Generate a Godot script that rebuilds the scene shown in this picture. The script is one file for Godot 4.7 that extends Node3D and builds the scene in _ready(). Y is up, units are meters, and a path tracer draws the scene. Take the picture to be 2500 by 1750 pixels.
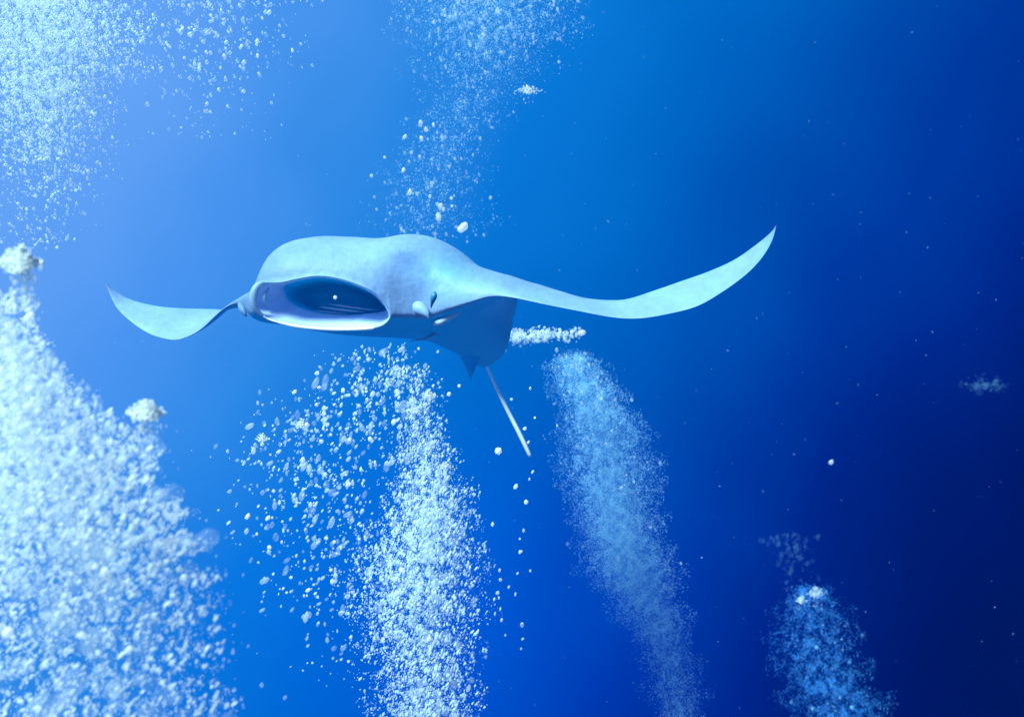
extends Node3D
# A manta ray seen from below among rising air bubbles, in open blue water. Units are metres.

const FOCAL := 2404.0        # the lens, in pixels of the photograph (vertical field of 40 degrees)
const PITCH := 32.0          # the diver's camera looks up by this much
const RAY_AT := 6.0          # metres from the camera to the ray's head

var cam: Camera3D
var rng := RandomNumberGenerator.new()
var clump := FastNoiseLite.new()
var used := {}
var blobs: Array[ArrayMesh] = []
var shades: Array[StandardMaterial3D] = []
var froth: StandardMaterial3D
var glassy: StandardMaterial3D


func _ready() -> void:
	rng.seed = 4711
	# --- camera, water light, sun, exposure ---
	cam = Camera3D.new()
	cam.name = "camera"
	cam.rotation_degrees.x = PITCH
	cam.fov = 40.0
	var lens := CameraAttributesPhysical.new()
	lens.frustum_focal_length = 32.97
	lens.frustum_near = 0.05
	lens.frustum_far = 400.0
	lens.frustum_focus_distance = 5.7
	lens.exposure_aperture = 1.5
	lens.exposure_multiplier = 1.0
	cam.attributes = lens
	add_child(cam)
	cam.fov = 40.0
	cam.far = 400.0
	var env := Environment.new()
	env.background_mode = Environment.BG_SKY
	env.tonemap_mode = Environment.TONE_MAPPER_LINEAR
	env.tonemap_exposure = 2.0
	env.sdfgi_enabled = true
	env.ssao_enabled = true
	env.ssil_enabled = true
	var pano := PanoramaSkyMaterial.new()
	pano.panorama = water_light()
	env.background_energy_multiplier = 0.5
	env.sky = Sky.new()
	env.sky.sky_material = pano
	env.fog_enabled = true
	env.fog_density = 0.005
	env.fog_light_color = Color(0.0, 0.10, 0.90).linear_to_srgb()
	var world := WorldEnvironment.new()
	world.name = "water_light"
	world.environment = env
	add_child(world)
	var sun := DirectionalLight3D.new()
	sun.name = "sun"
	sun.light_color = Color(0.86, 0.99, 1.0)
	sun.light_energy = 1.6
	sun.light_angular_distance = 20.0
	sun.shadow_enabled = true
	add_child(sun)
	sun.look_at_from_position(Vector3.ZERO, -Vector3(-0.42, 0.36, 0.83), Vector3.UP)

	clump.seed = 7
	clump.frequency = 0.016
	clump.fractal_octaves = 3
	make_bubble_kit()
	manta()
	plumes()
	caps()
	single_bubbles()
	particles()


# ------------------------------------------------------------------ helpers

func at(x: float, y: float, d: float) -> Vector3:
	return cam.transform * Vector3((x - 1250.0) / FOCAL * d, -(y - 875.0) / FOCAL * d, -d)


func numbered(called: String) -> String:
	var n: int = used.get(called, 0)
	used[called] = n + 1
	return called if n == 0 else "%s_%03d" % [called, n]


func tag(o: Node3D, label: String, category := "", group := "", kind := "") -> void:
	o.set_meta("label", label)
	if category:
		o.set_meta("category", category)
	if group:
		o.set_meta("group", group)
	if kind:
		o.set_meta("kind", kind)


func part(called: String, mesh: Mesh, m: Material, parent: Node3D) -> MeshInstance3D:
	var o := MeshInstance3D.new()
	o.name = called
	o.mesh = mesh
	o.material_override = m
	parent.add_child(o, true)
	return o


func mat(c: Color, rough := 0.5, spec := 0.5) -> StandardMaterial3D:
	var m := StandardMaterial3D.new()
	m.albedo_color = c.linear_to_srgb()
	m.roughness = rough
	m.metallic_specular = spec
	return m


func cat(a: float, b: float, c: float, d: float, t: float) -> float:
	return 0.5 * (2.0 * b + (c - a) * t + (2.0 * a - 5.0 * b + 4.0 * c - d) * t * t + (3.0 * b - a - 3.0 * c + d) * t * t * t)


func along(k: Array, i: int, t: float, closed := false) -> Array:
	var n := k.size()
	var ids := [i - 1, i, i + 1, i + 2]
	for j in 4:
		ids[j] = posmod(ids[j], n) if closed else clampi(ids[j], 0, n - 1)
	var out := []
	for j in k[0].size():
		out.append(cat(k[ids[0]][j], k[ids[1]][j], k[ids[2]][j], k[ids[3]][j], t))
	return out


func grid_mesh(p: PackedVector3Array, colors: PackedColorArray, cols: int, wrap: bool, skip := {}) -> ArrayMesh:
	# rows of «cols» points; wrap joins the last column to the first
	var st := SurfaceTool.new()
	st.begin(Mesh.PRIMITIVE_TRIANGLES)
	for i in p.size():
		if colors.size():
			st.set_color(colors[i])
		st.set_smooth_group(0)
		st.add_vertex(p[i])
	var rows := p.size() / cols
	for r in rows - 1:
		for c in (cols if wrap else cols - 1):
			var a := r * cols + c
			if skip.has(a):
				continue
			var b := r * cols + (c + 1) % cols
			var e := a + cols
			var f := b + cols
			for v in [a, b, e, b, f, e]:
				st.add_index(v)
	st.generate_normals()
	return st.commit()


func tube(pts: Array, sides: int, parent_at: Vector3, closed := false) -> ArrayMesh:
	# pts: [x, y, w, radius in photo pixels]; swept round tube with rounded ends
	var p := PackedVector3Array()
	var n := pts.size()
	var rows := n + 1 if closed else n
	for i in rows:
		var k: Array = pts[i % n]
		var before: Array = pts[posmod(i - 1, n) if closed else maxi(i - 1, 0)]
		var after: Array = pts[(i + 1) % n if closed else mini(i + 1, n - 1)]
		var o := ray_point(k[0], k[1], k[2])
		var dir := (ray_point(after[0], after[1], after[2]) - ray_point(before[0], before[1], before[2])).normalized()
		var side := dir.cross(cam.transform.basis.z).normalized()
		var up := side.cross(dir).normalized()
		var r: float = k[3] * (RAY_AT + k[2] * 0.0025) / FOCAL
		for c in sides:
			var a := TAU * c / sides
			p.append(o + (side * cos(a) + up * sin(a)) * r - parent_at)
	return grid_mesh(p, PackedColorArray(), sides, true)


func water_light() -> ImageTexture:
	# The light that comes through the water from every direction: brighter towards the sunlit side and the surface, darker towards the deep.
	var ramp := [[0.0, Color(0.000, 0.001, 0.020)], [10.0, Color(0.0, 0.0015, 0.048)], [35.0, Color(0.0, 0.0130, 0.170)], [55.0, Color(0.0, 0.0380, 0.285)], [75.0, Color(0.0, 0.0850, 0.400)], [95.0, Color(0.0, 0.140, 0.520)], [118.0, Color(0.003, 0.196, 0.655)], [135.0, Color(0.026, 0.262, 0.748)], [150.0, Color(0.072, 0.318, 0.838)], [165.0, Color(0.135, 0.388, 0.905)], [195.0, Color(0.26, 0.54, 0.98)]]
	var murk := FastNoiseLite.new()
	murk.seed = 31
	murk.frequency = 3.0
	murk.fractal_octaves = 3
	var w := 768
	var h := 384
	var data := PackedFloat32Array()
	data.resize(w * h * 3)
	var k := 0
	for row in h:
		var el := 90.0 - (row + 0.5) / h * 180.0
		var e := clampf(el, -20.0, 62.0)
		for col in w:
			var a := 57.3 * sin(((col + 0.5) / w - 0.5) * TAU)
			var g := 50.0 + 3.16 * a + 1.48 * e - 0.0324 * a * e
			var az := ((col + 0.5) / w - 0.5) * TAU
			var ce := cos(deg_to_rad(el))
			g += 12.0 * murk.get_noise_3d(sin(az) * ce, sin(deg_to_rad(el)) * 0.7, cos(az) * ce)   # uneven, cloudy water
			g = clampf(g, 0.0, 165.0 + 30.0 * (1.0 - exp(-maxf(0.0, g - 165.0) / 30.0)))
			var i := 0
			while i < ramp.size() - 2 and ramp[i + 1][0] < g:
				i += 1
			var c: Color = ramp[i][1].lerp(ramp[i + 1][1], (g - ramp[i][0]) / (ramp[i + 1][0] - ramp[i][0]))
			c.b *= 1.0 + 0.45 * exp(-pow((a - 1.0) / 13.0, 2.0)) * smoothstep(34.0, 16.0, e)
			data[k] = c.r
			data[k + 1] = c.g
			data[k + 2] = c.b
			k += 3
	return ImageTexture.create_from_image(Image.create_from_data(w, h, false, Image.FORMAT_RGBF, data.to_byte_array()))


# ------------------------------------------------------------------ the manta ray

func ray_point(x: float, y: float, w: float) -> Vector3:
	return at(x, y, RAY_AT + w * 0.0025)


# Stations from the left wing tip over the head to the right wing tip: leading edge x y w, trailing edge x y w, belly height, back height, bluntness
const STATIONS := [
	[258, 694, 470, 264, 698, 490, 2, 2, 1.00], [284, 750, 390, 312, 729, 480, 4, 5, 1.00], [327, 791, 310, 375, 746, 470, 6, 6, 1.00], [371, 817, 240, 430, 752, 470, 7, 7, 1.00],
	[418, 829, 215, 480, 754, 500, 8, 8, 1.00], [450, 824, 200, 520, 755, 520, 8, 8, 1.00], [490, 803, 180, 555, 755, 540, 9, 8, 1.00], [545, 753, 150, 590, 734, 560, 4, 13, 0.90],
	[585, 735, 110, 660, 745, 580, 22.6, 26, 0.75], [608, 745, 50, 740, 777, 600, 70.6, 48, 0.62], [640, 735, 10, 810, 797, 620, 161.9, 60.1, 0.55], [700, 742, -10, 880, 810, 640, 194.5, 66, 0.52],
	[780, 748, -15, 960, 821, 650, 202.8, 70, 0.52], [860, 752, -12, 1040, 833, 650, 206.6, 62, 0.52], [930, 758, 0, 1110, 850, 640, 227.1, 40, 0.55], [985, 760, 25, 1170, 894, 630, 237.5, 32.2, 0.60],
	[1040, 758, 45, 1210, 883, 600, 206.6, 42.3, 0.62], [1100, 745, 40, 1240, 843, 560, 144, 30, 0.68], [1150, 733, 25, 1255, 769, 520, 90.2, 20, 0.75], [1200, 722, 0, 1275, 711, 480, 43.6, 12, 0.90],
	[1252, 726, -40, 1310, 697, 420, 16.5, 8, 1.00], [1333, 743, -90, 1365, 710, 330, 7, 6, 1.00], [1414, 759, -140, 1430, 728, 250, 6, 5, 1.00], [1495, 774, -190, 1500, 733, 170, 5, 5, 1.00],
	[1556, 777, -225, 1540, 728, 100, 5, 5, 1.00], [1616, 769, -255, 1590, 712, 40, 5, 5, 1.00], [1697, 749, -290, 1665, 686, -30, 5, 4, 1.00], [1758, 716, -315, 1730, 663, -90, 4, 4, 1.00],
	[1819, 672, -335, 1790, 636, -150, 3, 3, 1.00], [1859, 631, -345, 1838, 604, -220, 2, 2, 1.00], [1885, 588, -350, 1880, 570, -300, 2, 2, 1.00], [1896, 549, -355, 1896, 550, -345, 1, 1, 1.00],
]
# The rim of the open mouth and the throat behind it, clockwise from the left corner
const RIM := [[613, 730], [622, 704], [645, 690], [684, 689], [725, 680], [771, 673], [812, 676], [850, 685], [884, 698], [914, 714], [938, 740], [952, 770], [938, 791], [911, 801], [860, 804], [806, 804], [760, 801], [719, 796], [680, 787], [649, 776], [625, 757]]
const THROAT := [[696, 720], [692, 708], [693, 699], [703, 693], [731, 685], [771, 678], [812, 681], [850, 690], [884, 703], [912, 719], [933, 742], [941, 756], [925, 762], [900, 765], [860, 769], [820, 768], [785, 765], [755, 759], [731, 751], [714, 741], [702, 731]]


func manta() -> void:
	var home := ray_point(1000, 760, 200)
	var ray := Node3D.new()
	ray.name = "manta_ray"
	ray.position = home
	add_child(ray)
	tag(ray, "pale manta ray with wide open mouth, curved wings spread and thin white tail", "manta ray")

	var skin := mat(Color(1, 1, 1), 0.55, 0.35)
	skin.vertex_color_use_as_albedo = true
	skin.backlight_enabled = true
	skin.backlight = Color(0.4, 0.4, 0.4)
	var grain := FastNoiseLite.new()
	grain.seed = 3
	grain.frequency = 0.02
	grain.fractal_octaves = 4
	var relief := NoiseTexture2D.new()
	relief.noise = grain
	relief.width = 512
	relief.height = 512
	relief.seamless = true
	skin.uv1_triplanar = true
	skin.uv1_scale = Vector3(1.3, 1.3, 1.3)
	skin.heightmap_enabled = true
	skin.heightmap_texture = relief
	skin.heightmap_scale = 0.35

	var rim_poly := PackedVector2Array()
	for i in RIM.size():
		for j in 4:
			var q := along(RIM, i, j / 4.0, true)
			rim_poly.append(Vector2(q[0], q[1]))

	# body and wings: one continuous skin
	var sides := 96
	var p := PackedVector3Array()
	var px := PackedVector3Array()
	var colors := PackedColorArray()
	var white := Color(0.20, 0.34, 0.56)
	var dark := Color(0.004, 0.60, 0.95)  # back: the blue veil of the water is painted into this teal
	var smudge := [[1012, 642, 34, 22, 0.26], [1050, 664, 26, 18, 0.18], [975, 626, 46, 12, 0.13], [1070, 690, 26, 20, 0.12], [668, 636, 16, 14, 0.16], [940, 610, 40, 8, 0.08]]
	for i in STATIONS.size() - 1:
		var steps := 14 if i >= 7 and i <= 19 else 7
		for j in steps + (1 if i == STATIONS.size() - 2 else 0):
			var k := along(STATIONS, i, float(j) / steps)
			for c in sides:
				var u := float(c) / sides
				var a := TAU * (u - 0.24 / TAU * sin(TAU * u) * 2.0)   # closer together at the leading edge
				var s := (1.0 - cos(a)) / 2.0
				var lift: float = pow(absf(sin(a)), lerpf(k[8], 1.3, s))
				var x := lerpf(k[0], k[3], s)
				var y := lerpf(k[1], k[4], s)
				var w := lerpf(k[2], k[5], s)
				var belly := a < PI
				if belly:
					y -= k[6] * lift
				else:
					y += k[7] * lift * (1.0 - s)
				# shallow dents in the belly and over the gills
				var dent := 0.0
				var shade := 0.0
				if belly:
					for d in smudge:
						var q := exp(-pow((x - d[0]) / d[2], 2.0) - pow((y - d[1]) / d[3], 2.0))
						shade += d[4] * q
						dent += d[4] * 40.0 * q
				px.append(Vector3(x, y, w + dent))
				p.append(ray_point(x, y, w + dent) - home)
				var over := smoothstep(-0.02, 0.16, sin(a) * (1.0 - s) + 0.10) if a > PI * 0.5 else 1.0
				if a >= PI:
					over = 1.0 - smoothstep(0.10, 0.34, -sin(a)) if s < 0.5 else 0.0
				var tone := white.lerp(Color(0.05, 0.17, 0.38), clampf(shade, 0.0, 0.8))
				var green := exp(-pow((x - 1095.0) / 70.0, 2.0) - pow((y - 665.0) / 55.0, 2.0))
				tone = tone.lerp(Color(0.13, 0.34, 0.45), 0.8 * green)
				tone = tone * (1.0 + 0.12 * clump.get_noise_2d(x * 0.5, y * 1.1) + 0.10 * clump.get_noise_2d(x * 2.5 + 900.0, y * 4.0))
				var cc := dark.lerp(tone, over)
				cc.a = 1.0
				colors.append(cc)
	var inside := PackedByteArray()
	inside.resize(px.size())
	for i in px.size():
		if px[i].z < 90.0 and px[i].x > 600 and px[i].x < 965 and Geometry2D.is_point_in_polygon(Vector2(px[i].x, px[i].y), rim_poly):
			inside[i] = 1
	var hole := {}
	for i in px.size() - sides:
		var b: int = i / sides * sides + (i + 1) % sides
		if inside[i] + inside[b] + inside[i + sides] + inside[b + sides] == 4:
			hole[i] = true
	for i in px.size():   # the skin's edge is drawn onto the rim of the mouth
		if inside[i]:
			var best := Vector2(px[i].x, px[i].y)
			var least := INF
			for j in rim_poly.size():
				var q := Geometry2D.get_closest_point_to_segment(Vector2(px[i].x, px[i].y), rim_poly[j], rim_poly[(j + 1) % rim_poly.size()])
				var away := q.distance_squared_to(Vector2(px[i].x, px[i].y))
				if away < least:
					least = away
					best = q
			p[i] = ray_point(best.x, best.y, rim_w(best.x)) - home
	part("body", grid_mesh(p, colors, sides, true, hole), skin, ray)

	var fin := mat(Color(0.22, 0.38, 0.56), 0.45, 0.4)
	# the mouth: an outer skirt that joins the skin, the pale inner wall, then the gullet, its low light made up by a bright blue
	var pale := mat(Color(0.50, 0.68, 0.95), 0.45, 0.4)
	var wall := PackedVector3Array()
	var gullet := PackedVector3Array()
	var jaw := PackedVector3Array()
	var cols := RIM.size() * 4
	var mid := Vector2(812, 722)
	var ring := []
	for i in RIM.size():
		for j in 4:
			var q := along(RIM, i, j / 4.0, true)
			var t := along(THROAT, i, j / 4.0, true)
			ring.append([q[0], q[1], t[0], t[1]])
	var ripple := FastNoiseLite.new()
	ripple.seed = 12
	ripple.frequency = 0.05
	for step in 12:
		var t := step / 11.0
		for q in ring:
			var e := t * t * (3.0 - 2.0 * t)
			var w := rim_w(q[0]) + 110.0 * pow(t, 0.8) + 5.0 * ripple.get_noise_3d(q[0], q[1], t * 30.0)
			wall.append(ray_point(lerpf(q[0], q[2], lerpf(t, e, 0.5)), lerpf(q[1], q[3], lerpf(t, e, 0.5)), w) - home)
	for step in 10:
		var t := step / 9.0
		for q in ring:
			var f := 1.0 - 0.25 * t if t < 0.8 else 0.8 * sqrt(maxf(0.0, 1.0 - pow((t - 0.8) / 0.2, 2.0)))
			gullet.append(ray_point(mid.x + 30.0 * t + (q[2] - mid.x) * f, mid.y + 12.0 * t + (q[3] - mid.y) * f, lerpf(rim_w(q[0]), -6.0, t) + 110.0 + 170.0 * t) - home)
	for step in 5:
		var t := step / 4.0
		for q in ring:
			var out := 1.0 + 0.035 * sin(t * PI * 0.5)
			var c := Vector2(783, 740)
			jaw.append(ray_point(c.x + (q[0] - c.x) * out, c.y + (q[1] - c.y) * out, rim_w(q[0]) + 130.0 * t * t) - home)
	part("mouth_lining", grid_mesh(wall, PackedColorArray(), cols, true), pale, ray)
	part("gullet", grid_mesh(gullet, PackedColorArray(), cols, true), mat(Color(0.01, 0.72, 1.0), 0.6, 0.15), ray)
	part("jaw_edge", grid_mesh(jaw, PackedColorArray(), cols, true), mat(Color(0.20, 0.36, 0.50), 0.5, 0.4), ray)
	var gloss := mat(Color(0.86, 0.90, 0.92), 0.32, 0.5)
	var lip := []
	var low := []
	for i in ring.size():
		var q: Array = ring[i]
		lip.append([q[0], q[1], rim_w(q[0]) - 1.0, 2.8 + 0.8 * ripple.get_noise_2d(i * 9.0, 3.0)])
		if q[1] > 772.0 and q[0] < 914.0:
			low.append([q[0], q[1], rim_w(q[0]) - 3.0, 3.6 * smoothstep(620.0, 720.0, q[0]) + 0.5 + 0.8 * ripple.get_noise_2d(i * 9.0, 40.0)])
	part("lip", tube(lip, 10, home, true), fin, ray)
	part("lower_lip", tube(low, 10, home), gloss, ray)
	# gill rakers seen as thin pale bars at the back of the mouth
	var raker := mat(Color(0.45, 0.55, 0.68), 0.5)
	for g in [[[776, 748], [830, 757], [890, 762], 3.0], [[800, 741], [850, 750], [915, 757], 1.8], [[760, 757], [800, 763], [850, 766], 2.2]]:
		var bar := []
		for i in 9:
			var t := i / 8.0
			var bx: float = lerpf(lerpf(g[0][0], g[1][0], t), lerpf(g[1][0], g[2][0], t), t)
			var by: float = lerpf(lerpf(g[0][1], g[1][1], t), lerpf(g[1][1], g[2][1], t), t)
			bar.append([bx, by, 118.0, g[3] * sin(PI * clampf(t, 0.04, 0.96))])
		part("gill_raker", tube(bar, 8, home), raker, ray)

	# head fins, rolled at both sides of the mouth
	var roll := []
	for q in [[656, 690, 6, 3], [637, 692, -6, 7], [624, 704, -12, 9.5], [618, 722, -14, 10.5], [619, 742, -12, 9.5], [628, 760, -6, 7], [648, 775, 4, 2.5]]:
		roll.append(q)
	var l := part("cephalic_fin", tube(smooth(roll, 5), 10, home), mat(Color(0.34, 0.52, 0.70), 0.45, 0.4), ray)
	l.set_meta("label", "head fin rolled round the left corner of the mouth")
	part("inner_fold", tube(smooth([[656, 702, 30, 1.5], [649, 714, 26, 4], [646, 730, 26, 4.5], [650, 748, 34, 1.5]], 5), 10, home), fin, ray)
	part("cephalic_tip", tube(smooth([[582, 738, 40, 1.2], [586, 745, 22, 6.5], [591, 755, 8, 7.5], [597, 766, 4, 5.0], [601, 773, 6, 1.0]], 5), 12, home), fin, ray)
	var lobe := tube(smooth([[992, 738, 70, 3], [1006, 744, 56, 12], [1022, 752, 44, 17], [1034, 760, 36, 14], [1042, 768, 30, 8], [1047, 778, 28, 1]], 5), 16, home)
	part("cephalic_fin", lobe, fin, ray).set_meta("label", "short pointed head fin right of the mouth")
	part("gill_slit", tube(smooth([[1062, 711, 12, 1], [1060, 720, 2, 7.5], [1057, 730, 2, 7], [1054, 742, 8, 3.5], [1052, 752, 18, 1]], 5), 12, home), mat(Color(0.01, 0.16, 0.32), 0.5), ray)
	part("fin_fold", tube(smooth([[1058, 791, 70, 2], [1062, 790, 64, 6.5], [1074, 786, 66, 8.5], [1092, 777, 70, 8], [1114, 766, 74, 5.5], [1138, 754, 78, 1]], 5), 12, home), mat(Color(0.42, 0.58, 0.72), 0.5, 0.3), ray)
	part("head_edge", tube(smooth([[1002, 832, 110, 0.8], [1030, 828, 130, 2.2], [1052, 820, 150, 3.6], [1080, 805, 180, 3], [1110, 790, 220, 1]], 5), 8, home), fin, ray)

	# the small fin on the back, in the same veiled teal, and the whip tail
	var blade := PackedVector3Array()
	for i in 9:
		var t := i / 8.0
		for c in 12:
			var a := TAU * c / 12.0
			var wide := lerpf(62.0, 1.5, pow(t, 0.85))
			var cx := lerpf(1142.0, 1148.0, t)
			var cy := lerpf(815.0, 924.0, t)
			blade.append(ray_point(cx + cos(a) * wide, cy + cos(a) * 10.0 * (1.0 - t), 560.0 - 80.0 * t + sin(a) * lerpf(60.0, 2.0, t)) - home)
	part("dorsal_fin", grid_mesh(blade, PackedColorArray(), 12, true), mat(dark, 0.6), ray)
	var tail := smooth([[1176, 868, 630, 8.0], [1184, 886, 700, 3.4], [1196, 912, 830, 3.0], [1216, 955, 920, 3.6], [1241, 1005, 950, 4.6], [1268, 1058, 955, 5.2], [1290, 1104, 950, 4.6], [1294, 1113, 950, 3.2], [1295, 1115, 950, 0.6]], 6)
	part("tail", tube(tail, 10, home), mat(Color(0.86, 0.92, 0.94), 0.4, 0.4), ray)


func rim_w(x: float) -> float:
	return 34.0 * smoothstep(680.0, 600.0, x) - 14.0 + 30.0 * smoothstep(880.0, 965.0, x)


func smooth(k: Array, steps: int) -> Array:
	var out := []
	for i in k.size() - 1:
		for j in steps:
			out.append(along(k, i, float(j) / steps))
	out.append(k[-1].duplicate())
	return out


# ------------------------------------------------------------------ bubbles

func wobbly(seed_: int, cols: int, rows: int, amount: float, fine: float) -> ArrayMesh:
	var n := FastNoiseLite.new()
	n.seed = seed_
	n.frequency = 0.5 * fine
	n.fractal_octaves = 2
	var p := PackedVector3Array()
	for r in rows + 1:
		var b := PI * clampf(float(r) / rows, 0.004, 0.996)
		for c in cols:
			var a := TAU * c / cols
			var d := Vector3(sin(b) * cos(a), cos(b), sin(b) * sin(a))
			p.append(d * (1.0 + amount * n.get_noise_3dv(d * 2.2)))
	return grid_mesh(p, PackedColorArray(), cols, true)


func make_bubble_kit() -> void:
	for i in 6:
		blobs.append(wobbly(20 + i, 16, 10, 0.32, 1.2))
	for i in 4:
		var m := mat(Color(0.95, 0.97, 0.98), 0.12, 0.6)
		m.backlight_enabled = true
		m.backlight = Color(1, 1, 1)
		m.transparency = BaseMaterial3D.TRANSPARENCY_ALPHA
		m.albedo_color.a = [0.3, 0.42, 0.6, 0.8][i]
		shades.append(m)
	froth = mat(Color(1, 1, 1), 0.35, 0.6)
	froth.vertex_color_use_as_albedo = true
	froth.backlight_enabled = true
	froth.backlight = Color(1, 1, 1)
	glassy = mat(Color(1, 1, 1), 0.27, 0.9)
	glassy.vertex_color_use_as_albedo = true
	glassy.backlight_enabled = true
	glassy.backlight = Color(1, 1, 1)
	glassy.transparency = BaseMaterial3D.TRANSPARENCY_ALPHA


func spot(x: float, y: float, d: float, r: float, stretch: float, turn: float) -> Transform3D:
	# a bubble of radius r photo pixels, drawn out by «stretch» along a slant
	var b := cam.transform.basis
	var size := r * d / FOCAL
	var e1 := (b.x * cos(turn) + b.y * sin(turn) + b.z * rng.randf_range(-0.5, 0.5)).normalized()
	var e2 := b.z.cross(e1).normalized()
	var e3 := e1.cross(e2)
	return Transform3D(Basis(e1 * size * stretch, e2 * size, e3 * size), at(x, y, d))


func swarm(called: String, mesh: Mesh, m: Material, list: Array, parent: Node3D = null) -> MultiMeshInstance3D:
	var mm := MultiMesh.new()
	mm.transform_format = MultiMesh.TRANSFORM_3D
	mm.use_colors = true
	mm.mesh = mesh
	mm.instance_count = list.size()
	for i in list.size():
		mm.set_instance_transform(i, list[i][0])
		mm.set_instance_color(i, list[i][1])
	var o := MultiMeshInstance3D.new()
	o.name = called if parent else numbered(called)
	o.multimesh = mm
	o.material_override = m
	(parent if parent else self).add_child(o, true)
	o.set_meta("kind", "stuff")
	return o


func scatter(list: Array, path: Array, count: int, r0: float, r1: float, depth: Vector2, slant: Vector2, stretch: Vector2, clumping := 0.6, spread := 0.5, alpha := Vector2(1, 1), tint := Color(0.86, 0.97, 1)) -> void:
	# path: [x, y, half width, weight] from the top down
	var total := 0.0
	var runs := []
	for i in path.size() - 1:
		var a: Array = path[i]
		var b: Array = path[i + 1]
		var run: float = Vector2(a[0], a[1]).distance_to(Vector2(b[0], b[1])) * (a[3] + b[3]) * 0.5
		runs.append(run)
		total += run
	var made := 0
	var tries := 0
	while made < count and tries < count * 12:
		tries += 1
		var pick := rng.randf() * total
		var i := 0
		while i < runs.size() - 1 and pick > runs[i]:
			pick -= runs[i]
			i += 1
		var t := rng.randf()
		var k := along(path, i, t)
		if rng.randf() * maxf(path[i][3], path[i + 1][3]) > k[3]:
			continue
		var off := clampf(rng.randfn() * spread, -1.25, 1.25) if spread < 0.9 else rng.randf_range(-1, 1)
		if spread > 0.9:
			off += rng.randfn() * 0.10
		var x: float = k[0] + off * k[2] * (1.0 + 0.45 * clump.get_noise_2d(k[1] * 1.1, 300.0 + path[0][0]))
		var y: float = k[1] + rng.randfn() * 8.0
		if rng.randf() < clumping and clump.get_noise_2d(x * 2.2, y * 1.6) * 2.4 + 0.32 < rng.randf():
			continue
		var q := rng.randf()
		var r := lerpf(r0, r1, q * q * q)
		var tone := rng.randf_range(0.92, 0.99)
		var c := Color(tone * tint.r, tone * tint.g, tone * tint.b, lerpf(alpha.x, alpha.y, pow(rng.randf(), 1.8)))
		list.append([spot(x, y, rng.randf_range(depth.x, depth.y), r, rng.randf_range(stretch.x, stretch.y), deg_to_rad(rng.randf_range(slant.x, slant.y))), c])
		made += 1


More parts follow.
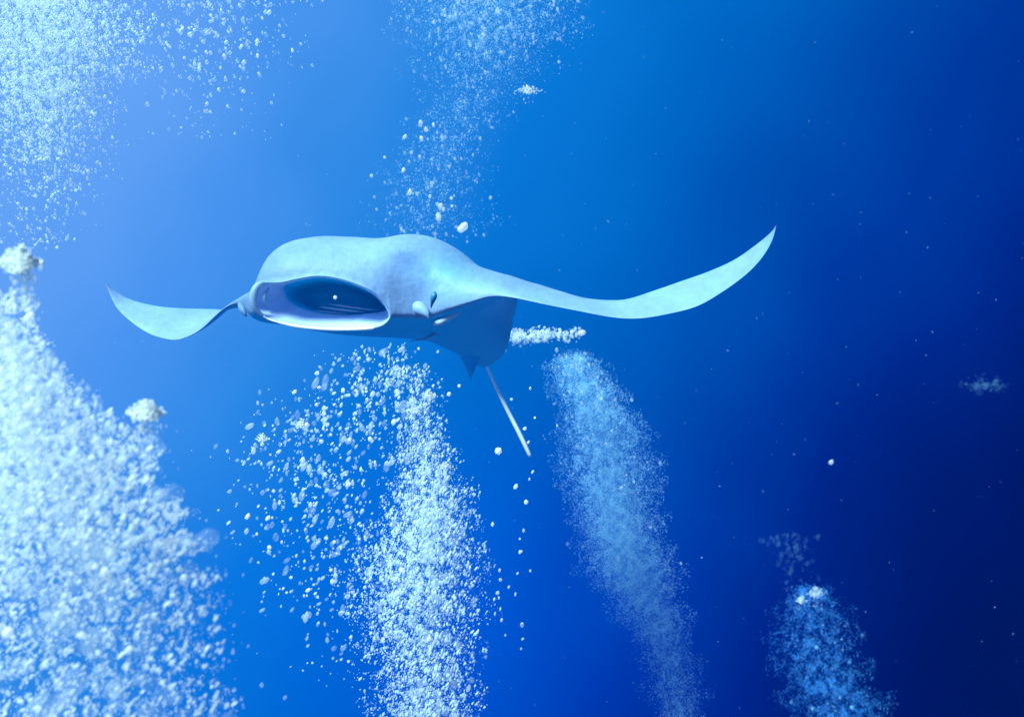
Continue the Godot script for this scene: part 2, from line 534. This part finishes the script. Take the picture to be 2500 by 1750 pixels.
func plumes() -> void:
	var small := wobbly(5, 8, 6, 0.12, 1.0)
	var tiny := wobbly(6, 6, 4, 0.2, 1.0)
	# the big near plume along the left edge
	var near: Array = []
	var edge := [[10, 720, 70, 0.35], [20, 850, 90, 0.8], [50, 960, 160, 1.2], [70, 1060, 220, 1.6], [110, 1160, 270, 1.8], [150, 1270, 290, 1.8], [170, 1380, 300, 1.6], [200, 1500, 310, 1.1], [220, 1620, 320, 0.8], [230, 1760, 320, 0.7]]
	scatter(near, edge, 11000, 1.0, 4.2, Vector2(2.7, 3.3), Vector2(35, 70), Vector2(1.4, 3.4), 0.85, 1.0, Vector2(0.35, 1.0), Color(0.96, 1, 1))
	scatter(near, edge, 18000, 0.7, 1.8, Vector2(2.8, 3.6), Vector2(30, 75), Vector2(1.2, 2.4), 0.85, 1.0, Vector2(0.4, 1.0), Color(0.96, 1, 1))
	tag(swarm("bubble_plume", small, glassy, near), "big bright near plume of bubbles filling the lower left corner", "bubbles")
	var lumps: Array = []
	scatter(lumps, edge.slice(0, 7), 320, 4.0, 13.0, Vector2(2.6, 2.9), Vector2(30, 75), Vector2(1.0, 1.7), 0.8, 1.0, Vector2(0.2, 0.5))
	scatter(lumps, edge, 240, 16.0, 36.0, Vector2(2.9, 3.5), Vector2(30, 75), Vector2(1.0, 1.7), 0.6, 0.42, Vector2(0.08, 0.2))
	tag(swarm("bubble_froth", blobs[0], glassy, lumps), "puffy white froth in the upper part of the big left plume", "bubbles")
	# haze of bubbles in the upper left corner
	var upper: Array = []
	scatter(upper, [[100, -20, 190, 1.6], [110, 120, 180, 1.5], [110, 240, 160, 1.1], [110, 340, 140, 0.6], [110, 460, 130, 0.2], [90, 600, 100, 0.1]], 9000, 1.2, 3.6, Vector2(4.6, 5.4), Vector2(50, 110), Vector2(1.0, 1.8), 0.75, 0.55, Vector2(0.2, 0.9))
	scatter(upper, [[100, -20, 190, 1.6], [110, 120, 180, 1.5], [110, 240, 160, 1.0], [110, 340, 140, 0.5], [110, 460, 130, 0.1]], 9000, 0.6, 1.8, Vector2(5.0, 5.6), Vector2(50, 110), Vector2(1.0, 1.6), 0.5, 0.55, Vector2(0.5, 1.0))
	tag(swarm("bubble_plume", small, glassy, upper), "pale hazy bubble cloud in the upper left corner", "bubbles")
	var thin: Array = []
	scatter(thin, [[520, -10, 190, 1.0], [520, 100, 170, 0.9], [520, 200, 150, 0.5], [500, 340, 120, 0.15]], 800, 1.2, 4.6, Vector2(5.5, 6.2), Vector2(50, 110), Vector2(1.0, 1.8), 0.9, 0.6, Vector2(0.1, 0.6))
	tag(swarm("bubble_plume", small, glassy, thin), "thin scatter of small bubbles at the top, left of centre", "bubbles")
	# plume behind the ray, seen above its head
	var behind: Array = []
	scatter(behind, [[1180, -30, 200, 1.6], [1190, 60, 190, 1.4], [1180, 140, 150, 0.6], [1150, 240, 110, 0.25], [1090, 340, 90, 0.2], [1050, 440, 110, 0.25], [1030, 520, 130, 0.3], [1080, 580, 130, 0.2]], 2000, 1.0, 3.6, Vector2(8.2, 8.8), Vector2(50, 110), Vector2(1.0, 1.9), 0.85, 0.5, Vector2(0.06, 0.45))
	tag(swarm("bubble_plume", small, glassy, behind), "hazy bubble plume at top centre trailing down behind the manta", "bubbles")
	var behind_fine: Array = []
	scatter(behind_fine, [[1180, -30, 200, 1.6], [1190, 60, 190, 1.4], [1180, 140, 150, 0.7], [1150, 240, 110, 0.3], [1090, 340, 90, 0.2], [1050, 440, 110, 0.2], [1060, 560, 140, 0.2]], 20000, 0.3, 0.9, Vector2(8.4, 9.0), Vector2(40, 100), Vector2(1.0, 1.8), 0.6, 0.52, Vector2(1, 1), Color(0.5, 0.86, 1))  # bluish tint paints the haze of distance onto these bubbles
	tag(swarm("micro_bubbles", tiny, froth, behind_fine), "thin veil of micro-bubbles in the plume at top centre", "bubbles")
	# dense bright column in the middle
	var column: Array = []
	var spine := [[985, 900, 60, 0.4], [1020, 1000, 55, 0.4], [1035, 1080, 55, 0.5], [1050, 1150, 65, 0.8], [1050, 1230, 80, 1.3], [1040, 1320, 105, 1.6], [1030, 1420, 120, 1.5], [1030, 1520, 120, 1.2], [1050, 1620, 105, 1.0], [1050, 1760, 100, 1.0]]
	scatter(column, spine, 3800, 1.0, 2.8, Vector2(4.3, 4.6), Vector2(45, 85), Vector2(1.4, 3.2), 0.6, 0.62, Vector2(0.7, 1.0))
	scatter(column, spine, 300, 4.0, 11.0, Vector2(4.6, 4.9), Vector2(45, 90), Vector2(1.0, 1.8), 0.7, 0.5, Vector2(0.12, 0.35))
	scatter(column, [[1010, 1050, 60, 0.4], [1040, 1200, 90, 1.0], [1020, 1350, 130, 1.5], [1000, 1450, 140, 1.2], [1010, 1560, 120, 1.0], [1030, 1760, 110, 1.0]], 9000, 0.7, 1.8, Vector2(4.6, 5.0), Vector2(45, 90), Vector2(1.2, 2.2), 0.8, 0.55, Vector2(0.35, 0.9))
	tag(swarm("bubble_plume", small, glassy, column), "dense glittering bubble column rising at the bottom centre", "bubbles")
	var column_fine: Array = []
	scatter(column_fine, spine, 14000, 0.4, 1.0, Vector2(4.6, 5.0), Vector2(40, 100), Vector2(1.0, 1.8), 0.6, 0.55, Vector2(1, 1), Color(0.7, 0.93, 1))
	tag(swarm("micro_bubbles", tiny, froth, column_fine), "pale veil of micro-bubbles inside the dense middle column", "bubbles")
	# loose swarm left of it
	var loose: Array = []
	var drift := [[930, 850, 100, 0.7], [880, 960, 150, 0.9], [800, 1070, 200, 1.0], [780, 1170, 200, 0.9], [800, 1280, 190, 0.7], [830, 1400, 160, 0.5], [840, 1540, 150, 0.3], [800, 1700, 160, 0.1]]
	scatter(loose, drift, 950, 1.1, 3.4, Vector2(4.6, 5.2), Vector2(30, 90), Vector2(1.1, 2.4), 0.7, 0.55, Vector2(0.4, 1.0))
	scatter(loose, drift, 320, 3.0, 7.5, Vector2(4.6, 5.2), Vector2(30, 90), Vector2(1.2, 2.6), 0.8, 0.55, Vector2(0.12, 0.4))
	tag(swarm("bubble_swarm", small, glassy, loose), "loose swarm of bubbles between the left plume and the dense middle column", "bubbles")
	# misty column right of the tail; blue tints paint in the water's haze
	var mist: Array = []
	var veil := [[1400, 870, 45, 0.9], [1420, 930, 75, 1.2], [1460, 1010, 80, 1.3], [1480, 1100, 95, 1.4], [1495, 1200, 95, 1.6], [1515, 1300, 100, 1.9], [1545, 1400, 95, 1.7], [1590, 1500, 75, 1.0], [1630, 1600, 65, 0.6], [1665, 1770, 65, 0.4]]
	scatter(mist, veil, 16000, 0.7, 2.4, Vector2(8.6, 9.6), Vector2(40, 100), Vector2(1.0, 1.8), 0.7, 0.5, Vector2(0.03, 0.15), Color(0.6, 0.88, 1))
	scatter(mist, [[1400, 870, 50, 1.4], [1440, 960, 75, 0.8], [1480, 1150, 110, 0.3], [1500, 1400, 110, 0.2]], 200, 1.5, 4.0, Vector2(8.5, 8.8), Vector2(40, 100), Vector2(1.0, 1.8), 0.6, 0.6, Vector2(0.15, 0.5))
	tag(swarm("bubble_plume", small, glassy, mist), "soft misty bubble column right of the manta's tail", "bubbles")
	var mist_fine: Array = []
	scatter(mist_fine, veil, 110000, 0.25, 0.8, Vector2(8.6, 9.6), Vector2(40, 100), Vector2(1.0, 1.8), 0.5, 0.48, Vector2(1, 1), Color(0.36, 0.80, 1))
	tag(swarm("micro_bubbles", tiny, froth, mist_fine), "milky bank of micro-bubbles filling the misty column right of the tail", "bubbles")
	# far column at the lower right; white bubbles tinted blue for the water between
	var far: Array = []
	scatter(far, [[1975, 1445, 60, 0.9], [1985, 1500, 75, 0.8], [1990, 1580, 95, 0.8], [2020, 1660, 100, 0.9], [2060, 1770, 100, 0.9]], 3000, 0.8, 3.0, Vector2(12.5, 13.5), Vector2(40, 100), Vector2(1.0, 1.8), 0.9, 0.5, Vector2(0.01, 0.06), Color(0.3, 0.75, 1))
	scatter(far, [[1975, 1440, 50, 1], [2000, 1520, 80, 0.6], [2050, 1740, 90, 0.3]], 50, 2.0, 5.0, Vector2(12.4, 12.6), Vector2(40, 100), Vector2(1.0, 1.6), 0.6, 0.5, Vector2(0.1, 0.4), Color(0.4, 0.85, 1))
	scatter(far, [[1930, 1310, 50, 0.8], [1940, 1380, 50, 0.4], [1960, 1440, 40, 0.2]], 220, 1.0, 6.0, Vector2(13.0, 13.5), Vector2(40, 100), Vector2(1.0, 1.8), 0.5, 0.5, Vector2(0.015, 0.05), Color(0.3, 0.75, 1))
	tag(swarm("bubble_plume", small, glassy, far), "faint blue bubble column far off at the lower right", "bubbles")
	var far_fine: Array = []
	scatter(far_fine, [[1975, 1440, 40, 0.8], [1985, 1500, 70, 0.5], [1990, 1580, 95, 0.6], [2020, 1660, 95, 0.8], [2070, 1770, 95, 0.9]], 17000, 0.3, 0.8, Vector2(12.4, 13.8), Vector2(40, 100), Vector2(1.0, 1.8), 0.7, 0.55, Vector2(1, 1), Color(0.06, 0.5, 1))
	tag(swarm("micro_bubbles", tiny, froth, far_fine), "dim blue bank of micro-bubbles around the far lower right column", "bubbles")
	# a sideways trail behind the ray's back fin
	var trail: Array = []
	scatter(trail, [[1205, 820, 22, 1.4], [1240, 825, 20, 1.2], [1290, 820, 18, 1.0], [1340, 818, 15, 0.9], [1385, 818, 18, 0.5], [1412, 808, 12, 0.3]], 800, 1.2, 4.5, Vector2(7.9, 8.1), Vector2(30, 100), Vector2(1.0, 1.6), 0.6, 0.6, Vector2(0.2, 0.8))
	tag(swarm("bubble_trail", small, glassy, trail), "short sideways trail of bubbles under the manta's right wing", "bubbles")


func caps() -> void:
	# domed rafts of bubbles with loose strands below
	for q in [[48, 642, 46, 34, 2.9, "white domed raft of bubbles above the big left plume", 60.0], [355, 1010, 42, 26, 3.0, "dome-shaped white bubble raft floating alone right of the left plume", 90.0],
			[1220, 818, 24, 20, 7.9, "thick white bubble lump at the head of the sideways trail", 6.0], [1290, 222, 28, 12, 8.2, "bright flat bubble patch above the manta, below the top centre plume", 8.0],
			[1046, 967, 19, 13, 4.4, "upper of two white bubble rafts left of the dark back fin", 8.0], [1018, 1003, 17, 11, 4.4, "lower of two white bubble rafts left of the dark back fin", 8.0],
			[1992, 1450, 18, 13, 12.6, "right-hand pale bubble raft on top of the far lower right column", 14.0], [1957, 1467, 11, 10, 12.6, "left-hand small bubble raft on top of the far lower right column", 8.0],
			[640, 1072, 15, 12, 4.7, "hooked white bubble clump at the upper left of the loose swarm", 12.0], [735, 1037, 14, 12, 4.7, "bright bubble clump standing above the loose swarm", 10.0],
			[1088, 1140, 16, 11, 4.4, "round white bubble raft at the right edge of the middle column's top", 10.0]]:
		var o := Node3D.new()
		o.name = numbered("bubble_raft")
		add_child(o)
		var home := at(q[0], q[1], q[4])
		o.position = home
		tag(o, q[5], "bubbles", "domed rafts of bubbles")
		var m: float = q[4] / FOCAL
		var beads: Array = []
		for i in (1800 if q[2] > 30.0 else 500):
			var a := rng.randf() * TAU
			var rr := minf(1.15, absf(rng.randfn()) * 0.62)
			var bump := 1.0 + 0.35 * sin(a * 3.0 + q[0])
			var y := bump * rng.randf_range(-0.6, 1.0) * sqrt(maxf(0.05, 1.0 - rr * rr * 0.9))
			var tr := spot(q[0] + cos(a) * rr * q[2] * 1.02, q[1] - y * q[3], q[4] - sqrt(maxf(0.0, 1.0 - rr * rr)) * q[2] * m * 0.9, (0.02 + 0.13 * pow(rng.randf(), 4.0)) * q[3], rng.randf_range(1.0, 1.5), rng.randf() * PI)
			tr.origin -= home
			var tone := rng.randf_range(0.92, 0.99)
			beads.append([tr, Color(tone * 0.95, tone, tone, rng.randf_range(0.5, 1.0))])
		for i in int(q[6]):
			var tr := spot(q[0] + rng.randfn() * q[2] * 0.55, q[1] + q[3] * rng.randf_range(0.2, 2.6), q[4] + rng.randf_range(-0.05, 0.05), rng.randf_range(0.05, 0.13) * q[3], rng.randf_range(1.2, 3.0), PI / 2 + rng.randfn() * 0.3)
			tr.origin -= home
			beads.append([tr, Color(0.9, 0.93, 0.93, rng.randf_range(0.2, 0.6))])
		swarm("small_bubbles", blobs[1], glassy, beads, o)


func bubble(x: float, y: float, d: float, r: float, label: String, group: String, slant := 60.0, stretch := 1.4, shade := -1) -> void:
	var o := MeshInstance3D.new()
	o.name = numbered("bubble")
	o.mesh = blobs[rng.randi() % blobs.size()]
	o.material_override = shades[rng.randi() % 4 if shade < 0 else shade]
	o.transform = spot(x, y, d, r, stretch, deg_to_rad(slant))
	add_child(o)
	tag(o, label, "bubble", group)


func single_bubbles() -> void:
	# [path of x y half-width weight, count, radius range, depth, slant range, where, group]
	for f in [
			[[[930, 860, 90, 0.7], [860, 960, 140, 1.0], [780, 1070, 190, 1.0], [760, 1180, 190, 1.0], [770, 1290, 160, 0.7], [780, 1400, 150, 0.35], [770, 1600, 150, 0.2]], 120, 2.4, 5.6, 4.6, [30, 90], "the loose swarm beside middle column", "single bubbles of the loose swarm"],
			[[[1050, 1150, 50, 0.6], [1060, 1260, 75, 1.0], [1050, 1400, 100, 1.0], [1050, 1560, 100, 0.7], [1080, 1740, 80, 0.6]], 60, 2.2, 4.6, 4.25, [45, 85], "the dense glittering middle column", "single bubbles of the dense middle column"],
			[[[20, 760, 50, 0.5], [60, 900, 90, 1.0], [110, 1000, 120, 1.0], [180, 1140, 140, 1.0], [230, 1300, 150, 0.8], [260, 1480, 160, 0.6], [270, 1640, 160, 0.4]], 60, 4.0, 10.0, 2.7, [35, 70], "the big near left plume", "single bubbles of the big left plume"],
			[[[1250, 950, 60, 0.6], [1290, 1100, 70, 0.7], [1240, 1300, 60, 0.5], [1255, 1480, 55, 1.2], [1260, 1640, 60, 0.3]], 28, 2.4, 5.0, 5.2, [40, 90], "sparse bubbles right of the tail", "sparse bubbles right of the middle column"],
			[[[1040, 300, 60, 0.6], [1020, 420, 90, 1.0], [1090, 520, 60, 0.7]], 18, 3.0, 7.0, 8.3, [40, 100], "the bubbles above the manta's head", "bubbles above the manta"],
			[[[420, 60, 60, 0.6], [520, 130, 160, 1.0], [500, 240, 120, 0.4]], 14, 3.0, 6.0, 5.6, [40, 100], "the thin scatter near the top", "bubbles of the thin upper scatter"]]:
		var list: Array = []
		scatter(list, f[0], f[1], f[2], f[3], Vector2(f[4], f[4] + 0.4), Vector2(f[5][0], f[5][1]), Vector2(1.0, 2.0), 0.5, 0.55)
		var lo := INF
		var hi := -INF
		var across := 0.0
		for q in f[0]:
			across += q[0] / f[0].size()
			lo = minf(lo, q[1])
			hi = maxf(hi, q[1])
		for q in list:
			var o := MeshInstance3D.new()
			o.name = numbered("bubble")
			o.mesh = blobs[rng.randi() % blobs.size()]
			var k := rng.randi() % 4
			o.material_override = shades[k]
			o.transform = q[0]
			add_child(o)
			var v := cam.transform.affine_inverse() * o.position
			var py := 875.0 - v.y / -v.z * FOCAL
			var r: float = o.transform.basis.y.length() / -v.z * FOCAL
			var stretch: float = o.transform.basis.x.length() / o.transform.basis.y.length()
			var size := "large" if r > lerpf(f[2], f[3], 0.5) else "mid-sized" if r > lerpf(f[2], f[3], 0.15) else "small"
			var form := "slanting oval" if stretch > 1.6 else "oval" if stretch > 1.25 else "round"
			var see := "white" if k >= 2 else "translucent"
			var third: String = ["top", "upper", "middle", "lower", "bottom"][clampi(int((py - lo) / (hi - lo) * 5.0), 0, 4)]
			var px: float = v.x / -v.z * FOCAL + 1250.0 - across
			var half := "left" if px < -45.0 else "right" if px > 45.0 else "centre"
			tag(o, "%s %s %s bubble, %s %s of %s" % [size, see, form, third, half, f[6]], "bubble", f[7])
	bubble(1217, 1101, 4.8, 8.0, "round white bubble alone just left of the tail's lower end", "", 60, 1.1, 3)
	bubble(818, 726, 5.6, 4.2, "tiny white bubble in front of the manta's dark gullet", "", 60, 1.1, 3)
	bubble(1096, 962, 4.8, 4.5, "lone bright bubble below the tip of the dark back fin", "", 60, 1.2, 3)
	bubble(1121, 942, 4.9, 3.5, "small bubble right under the tip of the dark back fin", "", 60, 1.2, 3)
	bubble(2030, 1128, 11.5, 5.0, "lone faint bubble in the dark water at the far right", "", 60, 1.3, 1)
	bubble(1420, 812, 7.9, 7.0, "last bubble at the right end of the sideways trail", "", 20, 1.4, 2)
	bubble(18, 1545, 2.6, 12.0, "bright white bubble at the left edge of the picture near the bottom", "", 50, 1.5, 3)
	bubble(1130, 555, 8.2, 9.0, "white streaky bubble touching the outline of the manta's right shoulder", "", 45, 1.8, 2)
	var smudge: Array = []
	scatter(smudge, [[2370, 935, 26, 1.0], [2410, 942, 28, 1.0], [2450, 936, 22, 0.6]], 110, 1.5, 7.0, Vector2(13.0, 13.6), Vector2(0, 40), Vector2(1.0, 2.0), 0.4, 0.6, Vector2(0.01, 0.045), Color(0.3, 0.8, 1))  # tinted blue to imitate the long way through water
	tag(swarm("bubble_wisp", blobs[2], glassy, smudge), "faint wide wisp of bubbles in the dark water at the right edge", "bubbles")


func particles() -> void:
	var list: Array = []
	var tiny := wobbly(9, 6, 4, 0.25, 1.0)
	for i in 430:
		var d := rng.randf_range(3.0, 12.0)
		var tone := 0.95
		list.append([spot(rng.randf_range(-60, 2560), rng.randf_range(-60, 1810), d, rng.randf_range(0.5, 2.1) * (1.4 if rng.randf() < 0.08 else 1.0), rng.randf_range(1.0, 2.0), rng.randf() * PI), Color(tone * 0.55, tone * 0.88, tone, 0.03 + 0.2 * pow(rng.randf(), 3.0))])
	tag(swarm("suspended_particles", tiny, glassy, list), "fine pale particles drifting throughout the blue water", "particles")
